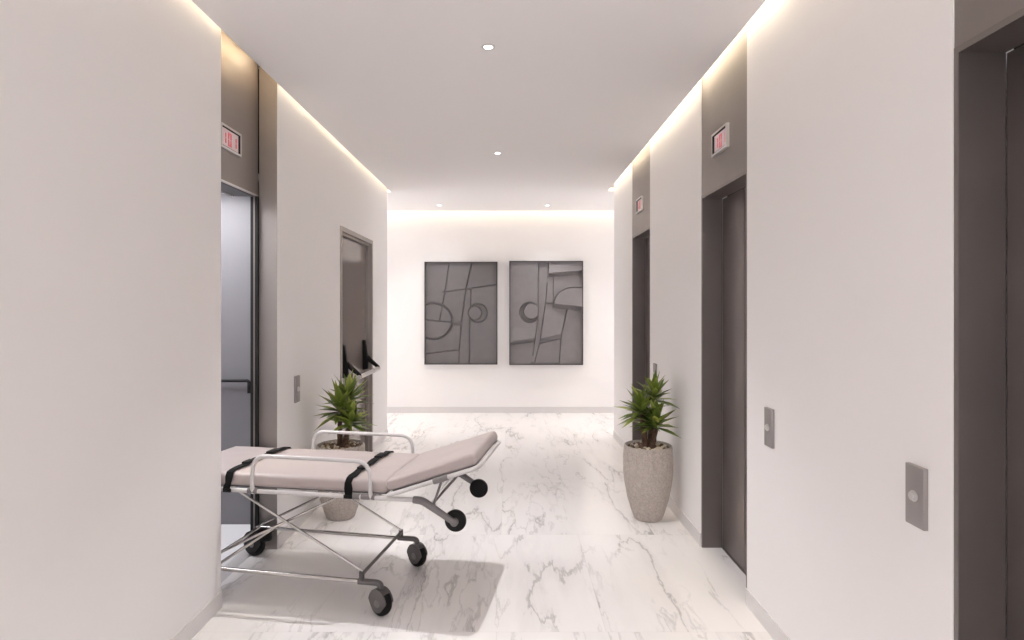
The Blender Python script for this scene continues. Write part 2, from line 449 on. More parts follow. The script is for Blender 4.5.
# ------------------------------------------------------------------ call buttons
def call_panel(x, yc, side, label):
    zc = .950; base = (x, yc, zc); n = -side
    e = tag(empty('call_button_panel', base), label, 'call button', 'lift call button panels')
    B().box((x-n*.001, yc-.040, zc-.0885), (x+n*.014, yc+.040, zc+.0885), bev=.0025).go('plate', M['plate'], e, base)
    rot = Matrix.Translation(V((x+n*.014, yc, zc))) @ Matrix.Rotation(math.pi/2*n, 4, 'Y')
    bb = B(); bb.lathe([(0, 0), (.0165, 0), (.0165, .003), (.0125, .004), (.0125, .009), (.011, .0105), (0, .0105)], 28, mat=rot)
    bb.go('button', 'tube', e, base)
M['plate'] = simple('brushed_grey_plate', (.34, .315, .31), .45, .6)
call_panel(XR, 1.752, 1, 'grey call button plate on the white wall just beyond the nearest lift')
call_panel(XR, 2.752, 1, 'grey call button plate on the right wall just before the middle lift')
call_panel(XR, 4.94, 1, 'call button plate half hidden behind the leaves of the right plant')
call_panel(XL, 4.05, -1, 'grey call button plate on the left wall above the stretcher')

# ------------------------------------------------------------------ left-hand lift (open)
XRc = -1.571
base = (XL, 3.36, 0); e = struct(empty('door_1', base), 'open lift on the left with the stretcher half inside', 'lift')
B().box((XRc-.03, LO[0], DH), (XRc, LO[1]-.0, HT)).go('transom_panel', 'steel_gold', e, base, smooth=False)
B().box((XRc+.007, LO[1], 0), (XL-.0005, LO[1]+.003, HT)).go('jamb', 'steel_gold', e, base, smooth=False)
hd = B(); hd.box((-1.72, 2.9, DH-.004), (XRc-.034, LO[1]+.01, DH+.03)); hd.go('header_soffit', 'dgrey_pl', e, base, smooth=False)
B().box((XRc-.012, LO[0], DH-.008), (XRc+.003, LO[1]-.004, DH)).go('header_trim', 'silver', e, base)
B().box((-1.735, 2.9, DH-.010), (-1.722, LO[1]-.01, DH)).go('header_trim', 'silver', e, base)
B().box((-1.579, LO[1]-.025, 0), (-1.564, LO[1]-.001, DH-.009)).go('door_seal', 'blackgap', e, base)  # shade of the gap between jamb and door edge, as a black strip
B().box((-1.589, LO[1]-.026, .008), (-1.580, LO[1]+.3, DH-.012)).go('door_panel', 'steel', e, base)
B().box((-1.606, LO[1]-.027, .0), (-1.590, LO[1]+.3, DH-.012)).go('door_seal', 'blackgap', e, base)  # black strip standing for the shaded gap inside the door edge
B().box((-1.66, 2.9, -.02), (-1.579, LO[1]+.1, .002)).go('sill', 'tubew', e, base)
# cab
cy0, cy1, cx0, cx1, ch = 2.72, 4.15, -3.1, -1.607, 2.30
b = B(); b.box((cx0, cy1, 0), (cx1+.0, cy1+.03, ch)).box((cx0-.03, cy0, 0), (cx0, cy1, ch)).box((cx0, cy0-.03, 0), (cx1, cy0, ch))
b.box((cx1-.006, LO[1]+.01, 0), (cx1, cy1, ch)).box((cx1-.01, cy0, 0), (cx1, 2.9, ch)).box((cx1-.012, 2.9, DH+.031), (cx1-.001, LO[1]+.01, ch))
b.go('cab_wall', 'cab', e, base, smooth=False)
B().box((cx0-.03, cy0-.03, -.05), (-1.662, cy1+.03, 0)).go('cab_floor', 'cabfloor', e, base)
B().box((cx0-.03, cy0-.03, ch), (cx1+.02, cy1+.03, ch+.04)).go('cab_ceiling', 'ring', e, base)
B().box((-2.85, 2.95, ch-.012), (-1.95, 3.9, ch-.001)).go('cab_lamp', 'cablamp', e, base)
hr = B(); zr = 1.0; yr = cy1-.045
hr.tube([(-2.85, cy1, zr), (-2.85, yr, zr), (-1.795, yr, zr), (-1.795, yr, zr-.085)], .011, 12, fil=.02)
hr.tube([(-2.3, yr, zr), (-2.3, cy1, zr)], .008, 10)
hr.go('handrail', 'black_pl', e, base)
# unseen block added above and around the cab so no stray light enters
b = B(); b.box((-3.2, 2.6, ch+.05), (-1.62, 4.19, HT)).go('light_block', 'blackgap', e, base)

# ------------------------------------------------------------------ fire door
base = (XL, (FD[0]+FD[1])/2, 0); e = struct(empty('door_2', base), 'taupe fire door with a push bar on the left wall', 'door')
ft = .040
fz = DH
f = B()
for (x0, x1, k) in ((XL-.11, XL+.010, 0.0),):
    f.box((x0, FD[0], 0), (x1, FD[0]+ft, fz)).box((x0, FD[1]-ft, 0), (x1, FD[1], fz)).box((x0, FD[0]+ft, fz-ft), (x1, FD[1]-ft, fz))
f.go('door_frame', 'dframe', e, base, smooth=False)
g = B(); a0, a1, az = FD[0]+ft, FD[1]-ft, fz-ft
g.box((XL-.11, a0, 0), (XL-.020, a0+.02, az)).box((XL-.11, a1-.02, 0), (XL-.020, a1, az)).box((XL-.11, a0+.02, az-.02), (XL-.020, a1-.02, az))
g.go('door_stop', 'dframe', e, base, smooth=False)
g = B(); a0 += .02; a1 -= .02; az -= .02
g.box((XL-.11, a0, 0), (XL-.055, a0+.008, az)).box((XL-.11, a1-.008, 0), (XL-.055, a1, az)).box((XL-.11, a0+.008, az-.008), (XL-.055, a1-.008, az))
g.go('seal', 'dgroove', e, base, smooth=False)
XP = XL-.050
B().box((XL-.105, a0+.009, .006), (XP, a1-.009, az-.009)).go('door_panel', 'door', e, base)
B().box((-1.75, FD[0]+.0, 0), (XL-.111, FD[1]-.0, DH)).go('door_backing', 'blackgap', e, base)
# push bar
for yy in (5.345, 6.085):
    pb = B()
    pm_ = Matrix(((1, 0, 0, XP), (0, 0, 1, yy), (0, 1, 0, 0), (0, 0, 0, 1)))
    prism(pb.bm, [(0, .870), (.050, .880), (.056, .960), (.040, 1.030), (.022, 1.165), (0, 1.172)], -.024, .024, pm_)
    bmesh.ops.bevel(pb.bm, geom=pb.bm.edges[:], offset=.003, segments=2, profile=.5, affect='EDGES')
    pb.go('bar_mount', 'black', e, base)
    ar = B()
    ar.tube([(XP+.040, yy, 1.000), (XP+.085, yy, .955), (XP+.150, yy, .900), (XP+.158, yy, .868)], [.023, .022, .018, .016], 12)
    ar.go('bar_arm', 'black', e, base)
pbar = B(); pbar.tube([(XP+.151, 5.325, .880), (XP+.151, 5.86, .880)], .0195, 16); pbar.go('push_bar', 'tubew', e, base)
pbar = B(); pbar.tube([(XP+.151, 5.862, .880), (XP+.151, 6.11, .880)], .0225, 16); tag(pbar.go('bar_sleeve', 'tube', e, base), 'grey metal sleeve on the far end of the bar')

# ------------------------------------------------------------------ downlights
def downlight(x, y, label, power, size=1.42, blend=.9):
    base = (x, y, H); e = tag(empty('recessed_downlight', base), label, 'ceiling light', 'recessed ceiling downlights')
    r = B(); r.lathe([(.021, -.0015), (.025, -.005), (.034, -.004), (.036, 0), (.021, 0)], 36, c=base, closed=True); r.go('trim_ring', 'ring', e, base)
    l = B(); l.lathe([(0, -.0022), (.021, -.0022), (.021, 0), (0, 0)], 32, c=base); l.go('lens', 'lamp', e, base)
    ld = bpy.data.lights.new('downlight_lamp', 'SPOT'); ld.energy = power; ld.color = (1, .975, .965); ld.spot_size = size; ld.spot_blend = blend
    ld.shadow_soft_size = .009
    lo = bpy.data.objects.new('downlight_lamp', ld); COL.objects.link(lo); lo.location = (0, 0, -.012); lo.parent = e
PW = 76
downlight(-.12, 3.13, 'larger of the two downlights on the middle line of the corridor ceiling', 112, 1.45, .85)
downlight(-.12, 5.28, 'smaller, farther one of the two downlights on the corridor ceiling middle line', 78, 1.3, .9)
downlight(-.957, 7.98, 'small round downlight in front of the left relief panel', 38, 1.75, .9)
downlight(.48, 7.98, 'small round downlight in front of the right relief panel', 38, 1.75, .9)
downlight(-.12, .98, 'unseen round downlight added in the ceiling just ahead of the camera', PW)  # unseen lamp added for light, at the spacing of the row
downlight(-.12, -1.17, 'unseen round downlight added in the ceiling behind the camera', PW)  # another unseen lamp added to the row for light
for xx in (-2.6, 2.3):  # unseen lamps added to light the arms of the cross hall
    downlight(xx, 7.9, 'unseen round downlight added in the %s arm of the cross hall' % ('left' if xx < 0 else 'right'), 36, 1.9)

# ------------------------------------------------------------------ relief artworks
def inpoly(u, v, P):
    c = False; j = len(P)-1
    for i in range(len(P)):
        if (P[i][1] > v) != (P[j][1] > v) and u < (P[j][0]-P[i][0])*(v-P[i][1])/(P[j][1]-P[i][1])+P[i][0]: c = not c
        j = i
    return c

def xat(v, line):      # x on a polyline given as (x, y) points sorted by y
    for (x0, y0), (x1, y1) in zip(line, line[1:]):
        if v <= y1: return x0+(x1-x0)*(v-y0)/(y1-y0)
    return line[-1][0]

def yat(u, line):
    for (x0, y0), (x1, y1) in zip(line, line[1:]):
        if u <= x1: return y0+(y1-y0)*(u-x0)/(x1-x0)
    return line[-1][1]

def relief_left(x, y):   # coordinates in an enlarged view, x 75..432, y 58..564
    A = xat(y, [(197, 58), (175, 205), (150, 345), (150, 600)])
    Bx = xat(y, [(307, 58), (278, 190), (255, 360), (245, 490), (243, 600)])
    F = xat(y, [(300, 58), (301, 192), (303, 265), (296, 360), (294, 600)])
    h = .012
    ring = math.hypot(x-337, y-310)
    inner = math.hypot((x-322), (y-310)*.97)
    big = math.hypot(x-118, (y-350)*1.06)
    if inner < 33: return .030+(x-322)*.00008
    if ring < 46 and x > 285: return .006
    if big < 96:
        if big > 91: return .004
        return (.026 if x < A else .022)+(y-260)*.00004 if y < 345+(x-80)*.08 else .034
    if 210 < x < 256 and 357 < y < 366+0.05*(x-210): return .0
    if y < yat(x, [(75, 222), (175, 205), (278, 192), (432, 171)]):
        if x < A: return .016+(x-75)*.00004
        if x < Bx: return .026
        return .014+(y-58)*.00002
    if x < A and y < 345: return .018
    if x < Bx:
        if y < 360: return .024+(y-200)*.00002
        ln = yat(x, [(75, 511), (245, 491)])
        return .024 if y < ln else .014
    if x < F: return .018 if y > 192 else .014
    return .026+(x-300)*.00004

def relief_right(x, y):  # x 488..852, y 57..564
    L1 = xat(y, [(632, 57), (630, 340), (615, 440), (600, 564)])
    L2 = xat(y, [(684, 57), (680, 125), (668, 258), (640, 450), (611, 564)])
    R3 = xat(y, [(780, 57), (775, 290), (745, 415), (735, 564)])
    if L1 < x < L2: return .012+(y-57)*.00001
    if x <= L1:
        o = math.hypot(x-588, y-308); i = math.hypot(x-598, (y-302))
        if i < 38: return .046
        if o < 49: return .004
        ln = yat(x, [(488, 454), (612, 437)])
        if y < ln: return .026+.018*max(0, (y-380)/60)
        if y < ln+13: return .0
        return .010+(y-450)*.00008
    # right part
    s1 = yat(x, [(678, 119), (843, 106), (860, 105)])
    if y < s1: return .030+.022*max(0, (y-80)/35)
    if y < s1+13: return .0
    s2 = yat(x, [(708, 266), (843, 281), (860, 283)])
    arc = math.hypot((x-800)/92, (y-272)/85)
    if y < s2 and x > 706:
        if arc < 1 or (x > 800 and y > 187): return .030+.030*max(0, (y-190)/90)
        return .008+(y-120)*.00010
    if x > 706 and y < s2+19: return .0
    if y < 262: return .010+(y-120)*.00010
    if x < R3:
        ln = yat(x, [(636, 441), (748, 414), (760, 411)])
        if y < ln: return .012+.040*max(0, (y-300)/125)
        if y < ln+20: return .0
        return .008+(y-430)*.00006
    return .010+(y-285)*.00003

def artwork(x0, x1, z0, z1, fn, box_, mat, label, groove=0, rise=1.0, D=.058):
    base = ((x0+x1)/2, YB, (z0+z1)/2); e = tag(empty('relief_artwork', base), label, 'artwork', 'framed relief artworks')
    fr = B(); t = .014
    fr.box((x0, YB-D, z1-t), (x1, YB, z1)).box((x0, YB-D, z0), (x1, YB, z0+t)).box((x0, YB-D, z0+t), (x0+t, YB, z1-t)).box((x1-t, YB-D, z0+t), (x1, YB, z1-t))
    fr.go('frame', 'artframe', e, base, smooth=False)
    nx, nz = 170, 240
    bm = bmesh.new(); px0, px1, py0, py1 = box_
    grid = []
    for j in range(nz+1):
        row = []
        for i in range(nx+1):
            u = i/nx; v = j/nz
            xx = x0+t+(x1-x0-2*t)*u; zz = z1-t-(z1-z0-2*t)*v
            cx_ = px0+(px1-px0)*(xx-x0)/(x1-x0); cy_ = py0+(py1-py0)*(z1-zz)/(z1-z0)
            hh = fn(cx_, cy_)
            hh *= rise
            if groove:          # fine cut lines where two slabs meet
                nb = [rise*fn(cx_+a_, cy_+b2) for a_, b2 in ((groove, 0), (-groove, 0), (0, groove), (0, -groove))]
                if max(abs(q-hh) for q in nb) > .0015: hh = max(0, min(nb+[hh])-.012)
            row.append(bm.verts.new((xx, YB-.006-hh, zz)))
        grid.append(row)
    for j in range(nz):
        for i in range(nx):
            bm.faces.new((grid[j][i], grid[j+1][i], grid[j+1][i+1], grid[j][i+1]))
    # give it a back so it is a solid slab
    bk = [bm.verts.new((q[0], YB-.001, q[1])) for q in ((x0+t, z1-t), (x0+t, z0+t), (x1-t, z0+t), (x1-t, z1-t))]
    bm.faces.new(bk)
    for v in bm.verts: v.co -= V(base)
    obj('relief_panel', bm, mat, e, angle=25)

artwork(-1.230, -.197, .692, 2.148, relief_left, (75, 432, 58, 564), 'artl', 'dark grey abstract relief panel hanging on the left of the end wall', groove=2.4)
artwork(-.028, 1.015, .688, 2.158, relief_right, (488, 852, 57, 564), 'artr', 'lighter grey abstract relief panel with stepped ledges on the right of the end wall', groove=1.2, rise=1.6, D=.078)

# ------------------------------------------------------------------ potted plants
def planter_mesh():
    bm = bmesh.new(); seg = 160
    prof = [(0, 0), (.090, 0), (.098, .006), (.118, .06), (.143, .145), (.162, .235), (.173, .32), (.1755, .39), (.174, .45), (.169, .505), (.1655, .520), (.160, .524),
            (.154, .521), (.151, .510), (.150, .47), (0, .47)]
    # refine
    pr = []
    for (r0, z0), (r1, z1) in zip(prof, prof[1:]):
        n = max(1, int(abs(z1-z0)/.010))
        for k in range(n): pr.append((r0+(r1-r0)*k/n, z0+(z1-z0)*k/n))
    pr.append(prof[-1])
    rings = []
    cnt = len(pr)
    for idx, (r, z) in enumerate(pr):
        if r < 1e-6: rings.append([bm.verts.new((0, 0, z))]); continue
        ring = []
        outer = idx < cnt-8
        for k in range(seg):
            a = 2*math.pi*k/seg; rr = r
            if outer and z > .02:
                nz = noise.noise(V((math.cos(a)*9, math.sin(a)*9, z*26)))*.0022+noise.noise(V((math.cos(a)*26, math.sin(a)*26, z*60)))*.0013
                rr += nz
                if .375 < z < .515:
                    gr = noise.noise(V((math.cos(a)*24, math.sin(a)*24, z*3)))
                    rr -= .012*max(0, gr+.1)
                if abs(z-.165) < .006: rr -= .0018
                if abs(z-.372) < .006: rr -= .0018
            ring.append(bm.verts.new((rr*math.cos(a), rr*math.sin(a), z)))
        rings.append(ring)
    for a, c in zip(rings, rings[1:]):
        for k in range(seg):
            k2 = (k+1) % seg
            if len(a) == 1: bm.faces.new((a[0], c[k], c[k2]))
            elif len(c) == 1: bm.faces.new((a[k], c[0], a[k2]))
            else: bm.faces.new((a[k], c[k], c[k2], a[k2]))
    return bm

def leaf(bm, lay, p, d, L, w, droop, tone, xlim):
    d = d.normalized()
    side = d.cross(V((0, 0, 1)))
    if side.length < .05: side = V((1, 0, 0))
    side.normalize(); n = 8
    rows = []; pos = V(p)
    for i in range(n+1):
        t = i/n
        wd = w*(.45+.75*math.sin(math.pi*min(1, t*.80+.14)))*(1-max(0, t-.55)/.45*.9) if t < 1 else .0008
        dd = (d+V((0, 0, -1))*droop*t*t).normalized()
        if i: pos = pos+dd*(L/n)
        nr = side.cross(dd).normalized()
        rows.append([pos+side*wd*.5+nr*wd*.22, pos.copy(), pos-side*wd*.5+nr*wd*.22])
    if xlim:
        for r in rows:
            for q in r:
                if (xlim > 0 and q.x > xlim) or (xlim < 0 and q.x < xlim): return False
    vr = [[bm.verts.new(q) for q in r] for r in rows]
    for i in range(n):
        for k in (0, 1):
            f = bm.faces.new((vr[i][k], vr[i][k+1], vr[i+1][k+1], vr[i+1][k]))
            for lp in f.loops:
                tt = (i+(1 if lp.vert in vr[i+1] else 0))/n
                mid = lp.vert in (vr[i][1], vr[i+1][1])
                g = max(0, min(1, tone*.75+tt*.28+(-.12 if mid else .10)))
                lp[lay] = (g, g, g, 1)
    return True

def rosette(cx, cy, cz, n, L, xlim, lo=-.35, hi=1.45, seedv=1, w=.043):
    rnd = random.Random(seedv)
    bm = bmesh.new(); lay = bm.loops.layers.float_color.new('leaf')
    k = 0; tries = 0
    while k < n and tries < n*6:
        tries += 1
        f = k/n
        el = lo+(hi-lo)*f**1.1+rnd.uniform(-.12, .12)
        az = k*2.39996+rnd.uniform(-.3, .3)+(tries-k)*.7
        d = V((math.cos(az)*math.cos(el), math.sin(az)*math.cos(el), math.sin(el)))
        p = V((cx, cy, cz-.035+.07*f))+V((d.x, d.y, 0))*.010
        if leaf(bm, lay, p, d, L*rnd.uniform(.78, 1.08)*(1-.12*f), w*rnd.uniform(.8, 1.15), rnd.uniform(.0, .22)*(1-.5*f), rnd.uniform(.15, .9), xlim): k += 1
    return bm

PEB = []
def pebble_meshes():
    for k in range(5):
        bm = bmesh.new(); bmesh.ops.create_icosphere(bm, subdivisions=2, radius=1)
        for v in bm.verts:
            v.co *= 1+.28*noise.noise(v.co*1.1+V((k*7.3, 0, 0)))
        for f in bm.faces: f.smooth = True
        row = []
        for c in range(3):
            me = bpy.data.meshes.new('pebble'); bm.to_mesh(me); me.materials.append(M['peb%d' % c]); row.append(me)
        bm.free(); PEB.append(row)
pebble_meshes()

def plant(cx, cy, label, side, trunks, heads, xlim, seed0):
    base = V((cx, cy, 0)); e = tag(empty('potted_plant', base), label, 'potted plant', 'stone planters with dracaena plants')
    pm = planter_mesh(); obj('planter', pm, 'stone', e, angle=60)
    s = bmesh.new(); rnd = random.Random(seed0)
    lathe(s, [(0, .507), (.05, .506), (.1, .505), (.149, .503), (.149, .471), (0, .471)], 40)
    obj('soil', s, 'soil', e)
    for tr in trunks:
        t = bmesh.new(); pts = fillet([V(p) for p in tr], .06, 5)
        n = len(pts)
        tube(t, pts, [.022-.006*i/(n-1)+.0018*math.sin(i*2.1) for i in range(n)], 12)
        obj('trunk', t, 'trunk', e)
    for k, (hx, hy, hz, n, L, lo) in enumerate(heads):
        f = rosette(hx, hy, hz, n, L, xlim-cx if xlim else None, lo=lo, seedv=seed0+k*13)
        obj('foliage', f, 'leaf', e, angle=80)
    # pebbles on the soil
    spots = []; tries = 0
    while len(spots) < 62 and tries < 8000:
        tries += 1
        a = rnd.uniform(0, 2*math.pi); sz = rnd.uniform(.0125, .0205); r = (.143-sz)*math.sqrt(rnd.random())
        x, y = r*math.cos(a), r*math.sin(a)
        if any(math.hypot(x-tr[0][0], y-tr[0][1]) < sz+.022 for tr in trunks): continue
        if any(math.hypot(x-q[0], y-q[1]) < (sz+q[2])*.98 for q in spots): continue
        spots.append((x, y, sz))
    names = ('cream', 'brown', 'tan')
    for (x, y, sz) in spots:
        c = rnd.choice((0, 0, 1, 1, 1, 2))
        o = bpy.data.objects.new('pebble', PEB[rnd.randrange(5)][c]); COL.objects.link(o)
        o.scale = (sz*rnd.uniform(.85, 1.05), sz*rnd.uniform(.7, .95), sz*rnd.uniform(.55, .75))
        o.rotation_euler = (rnd.uniform(-.15, .15), rnd.uniform(-.15, .15), rnd.uniform(0, 6.28))
        o.location = (cx+x, cy+y, .505-.02*math.hypot(x, y)+o.scale[2]*.75)
        tag(o, '%s pebble on the soil of the planter by the %s wall' % (names[c], side), 'pebble', '%s pebbles in the planter by the %s wall' % (names[c], side))

plant(.974, 4.275, 'grey stone planter with spiky green plant beside the middle lift on the right', 'right',
      [[(-.012, .0, .47), (-.030, 0, .60), (-.046, .0, .735)], [(.016, -.03, .47), (.030, -.035, .56), (.048, -.04, .645)], [(.020, .03, .47), (.038, .04, .66), (.058, .045, .83)]],
      [(-.048, 0, .758, 36, .195, -.5), (.045, -.05, .680, 34, .19, -.25), (.058, .045, .855, 30, .185, -.2)], 1.182, 21)
plant(-1.223, 4.30, 'grey stone planter with spiky green plant behind the stretcher on the left', 'left',
      [[(.0, .0, .47), (-.006, 0, .58), (-.004, .0, .72)], [(.022, -.02, .47), (.050, -.03, .58), (.07, -.035, .66)]],
      [(-.004, 0, .760, 38, .225, -.5), (.085, -.035, .69, 26, .185, -.35), (.05, .05, .84, 22, .20, -.05)], -1.442, 55)

# ------------------------------------------------------------------ stretcher
t0_, w0_ = .35, .281
ROOT = V((-.636-.987*t0_+.158*w0_, 2.927+.16*t0_+.987*w0_, 0))
ang = -math.atan2(.16, .987)
str_ = tag(empty('hospital_stretcher', ROOT, ang), 'wheeled patient stretcher with taupe mattress and black straps, half inside the left lift', 'stretcher')
def P(t, w, z): return V((t0_-t, w-w0_, z))
W = .562
def sp(name, b_, mat, parent=str_, **k): return b_.go(name, mat, parent, **k)

def cushion(tA, tB, wA, wB, zA, zB, rad, xf=None, seed=0, sag=0.004):
    """rounded mattress slab"""
    bm = bmesh.new(); nt_, nw_ = 44, 22
    prof = []
    # cross-section outline in (w,z), counter-clockwise
    zc = (zA+zB)/2; hz = (zB-zA)/2
    top = [(wA+rad*.8+(wB-wA-rad*1.6)*i/nw_, zB) for i in range(nw_+1)]
    arcR = [(wB-rad*.8+math.sin(a)*rad*.8, zc+math.cos(a)**.6*hz if a < math.pi/2 else zc-abs(math.cos(a))**.6*hz) for a in [math.pi*k/10 for k in range(1, 10)]]
    bot = [(w, zA) for w, _ in top[::-1]]
    arcL = [(wA+rad*.8-math.sin(a)*rad*.8, (zc-math.cos(a)**.6*hz) if a < math.pi/2 else zc+abs(math.cos(a))**.6*hz) for a in [math.pi*k/10 for k in range(1, 10)]]
    outl = top+arcR+bot+arcL
    rings = []
    stations = []
    L = tB-tA
    for i in range(9):
        a = math.pi/2*i/8; stations.append((tA+rad*.7*(1-math.cos(math.pi/2-a)) if False else tA+rad*.7*(1-math.sin(a)), math.sin(math.acos(max(0, min(1, 1-math.sin(a))))) if False else math.cos(a)))
    stations = [(tA+rad*.7*(1-math.cos(a)), math.sin(a)**.6) for a in [math.pi/2*i/7 for i in range(1, 8)]]
    mid = [(tA+rad*.7+(L-rad*1.4)*i/nt_, 1.0) for i in range(1, nt_)]
    endp = [(tB-(s[0]-tA), s[1]) for s in stations[::-1]]
    for (t, s) in stations+mid+endp:
        ring = []
        ins = (1-s)*rad*.6
        for (w, z) in outl:
            zz = zc+(z-zc)*s
            ww = w
            if w < wA+rad*2: ww = w+ins*(1-(w-wA)/(rad*2))
            if w > wB-rad*2: ww = w-ins*(1-(wB-w)/(rad*2))
            if z > zc:
                u = (w-wA)/(wB-wA)
                zz += sag*math.sin(math.pi*max(0, min(1, u)))*s
                zz += .0022*noise.noise(V((t*7+seed, w*9, 0)))+.0012*noise.noise(V((t*22+seed, w*26, 3)))
            ww += .0018*noise.noise(V((t*9+seed, z*14, 5)))*(1 if abs(w-(wA+wB)/2) > (wB-wA)*.4 else 0)
            ring.append(bm.verts.new((xf or (lambda a, b, c: P(a, b, c)))(t, ww, zz)))
        rings.append(ring)
    n = len(outl)
    for a, c in zip(rings, rings[1:]):
        for k in range(n): bm.faces.new((a[k], a[(k+1) % n], c[(k+1) % n], c[k]))
    bm.faces.new(rings[0]); bm.faces.new(rings[-1][::-1])
    return bm

ZM0, ZM1 = .592, .657
obj('mattress', cushion(-.030, 1.155, -.002, W+.002, ZM0, ZM1, .028, seed=1), 'vinyl', str_, angle=70)
TH = math.radians(18.9)
def bk(t, w, z):      # backrest: s = distance beyond the hinge, hinged at t=-.03, z=.585
    s = t; zz = z
    return P(-.036-s*math.cos(TH)+zz*math.sin(TH), w, .590+s*math.sin(TH)+zz*math.cos(TH))
def bkf(t, w, z): return bk(t, w, z)
obj('backrest_mattress', cushion(.005, .475, -.002, W+.002, .010, .067, .026, xf=bkf, seed=9, sag=.003), 'vinyl', str_, angle=70)

ZR = .576
# main frame: U-tube closing at the foot end
b = B(); b.tube([P(-.20, -.006, ZR-.004), P(1.17, -.006, ZR), P(1.17, W+.006, ZR), P(-.20, W+.006, ZR-.004)], .0115, 14, fil=.05)
sp('frame', b, 'tubew')
b = B()
b.bm.free()
for t in (.02, .42, .82, 1.08):
    b = B(); b.tube([P(t, -.006, ZR), P(t, W+.006, ZR)], .008, 10); sp('crossbar', b, 'tube')
b = B(); b.box(P(-.02, .02, ZR+.008), P(1.14, W-.02, ZM0-.001)); sp('deck', b, 'grey_pl')
# backrest U frame
b = B(); b.tube([bk(.0, -.008, -.004), bk(.478, -.008, -.002), bk(.478, W+.008, -.002), bk(.0, W+.008, -.004)], .0105, 14, fil=.055)
sp('backrest_frame', b, 'tubew')
b = B(); b.box((0, 0, 0), (1, 1, 1));
b.bm.clear()
prism(b.bm, [(.02, .02), (.455, .02), (.455, W-.02), (.02, W-.02)], 0, 1)
for v in b.bm.verts: v.co = bk(v.co.x, v.co.y, .001+.008*v.co.z)
sp('backrest_deck', b, 'grey_pl')
# sleeves and clamps on the rails
def sleeve(t0, t1, w, mat='grey_pl', r=.0155, z=ZR):
    b_ = B(); b_.tube([P(t0, w, z), P(t1, w, z)], r, 14); sp('clamp', b_, mat)
for w in (-.006, W+.006):
    sleeve(.648, .700, w); sleeve(.026, .096, w); sleeve(.105, .160, w)
    sg = 1 if w < .1 else -1
    c = B(); c.tube([bk(.245, w-.002*sg, -.003), bk(.320, w-.002*sg, -.003)], .0150, 14); sp('clamp', c, 'grey_pl')
    # elbow + leg for the loading wheel
    c = B(); c.tube([P(-.168, w, ZR-.003), P(-.212, w, ZR-.005), P(-.370, w, .475)], [.0175, .0185, .0145], 14, fil=.022)
    c.tube([P(-.370, w-.008*sg, .475), P(-.370, w+.012*sg, .475)], .0185, 18)
    sp('wheel_leg', c, 'grey_pl')
    wy = w+.026*sg
    mt = Matrix.Translation(P(-.370, wy, .475)) @ Matrix.Rotation(math.pi/2, 4, 'X')
    c = B(); c.lathe([(0, -.014), (.045, -.014), (.051, -.010), (.053, 0), (.051, .010), (.045, .014), (0, .014)], 36, mat=mt); sp('loading_wheel', c, 'black')
    # backrest gas struts
    c = B(); c.tube([bk(.285, w+.018*sg, -.004), P(-.262, w+.018*sg, .545)], .0062, 10); c.tube([P(-.267, w+.018*sg, .552), P(-.258, w+.018*sg, .532)], .008, 10)
    sp('strut', c, 'grey_pl')
# folding support link between the backrest and the leg
c = B(); c.tube([bk(.335, .10, -.004), P(-.245, .02, .545)], .0052, 10); c.tube([bk(.36, .11, -.003), bk(.315, .095, -.028)], .008, 10); sp('strut', c, 'tube')
c = B(); c.tube([P(-.25, .0, .545), P(-.25, W, .545)], .007, 10); sp('crossbar', c, 'grey_pl')

# guard rails
for w in (-.020, W+.020):
    sg = 1 if w < 0 else -1; q = 0 if w < 0 else -.014
    c = B(); c.tube([P(.672+q, w+.012*sg, ZR-.01), P(.672+q, w, .600), P(.666+q, w, .757), P(.050+q, w, .750), P(.046+q, w, .600), P(.046+q, w+.012*sg, ZR-.01)], .0102, 14, fil=.078)
    sp('guard_rail', c, 'tubew')
# base
for w in (0.0, W):
    c = B(); c.tube([P(.10, w, .157), P(1.0, w, .168)], .0108, 12); sp('base_rail', c, 'chrome')
    wi = w+.024*(1 if w == 0 else -1)
    c = B(); c.tube([P(.205, wi, ZR-.006), P(1.0, wi, .178)], .0068, 10); sp('scissor_leg', c, 'chrome')
    wi = w+.006*(1 if w == 0 else -1)
    c = B(); c.tube([P(.766, wi, ZR-.008), P(.095, wi, .204)], .0068, 10); sp('scissor_leg', c, 'chrome')
c = B(); c.tube([P(.098, 0, .190), P(.098, W, .190)], .0088, 12); sp('crossbar', c, 'dgrey_pl')
c = B(); c.tube([P(.098, 0, .152), P(.098, 0, .205)], .0135, 12); sp('clamp', c, 'dgrey_pl')
c = B(); c.tube([P(.098, W, .152), P(.098, W, .205)], .0135, 12); sp('clamp', c, 'dgrey_pl')
for t in (.90, .985):
    c = B(); c.tube([P(t, 0, .168), P(t, W, .168)], .0085, 12); sp('crossbar', c, 'chrome')

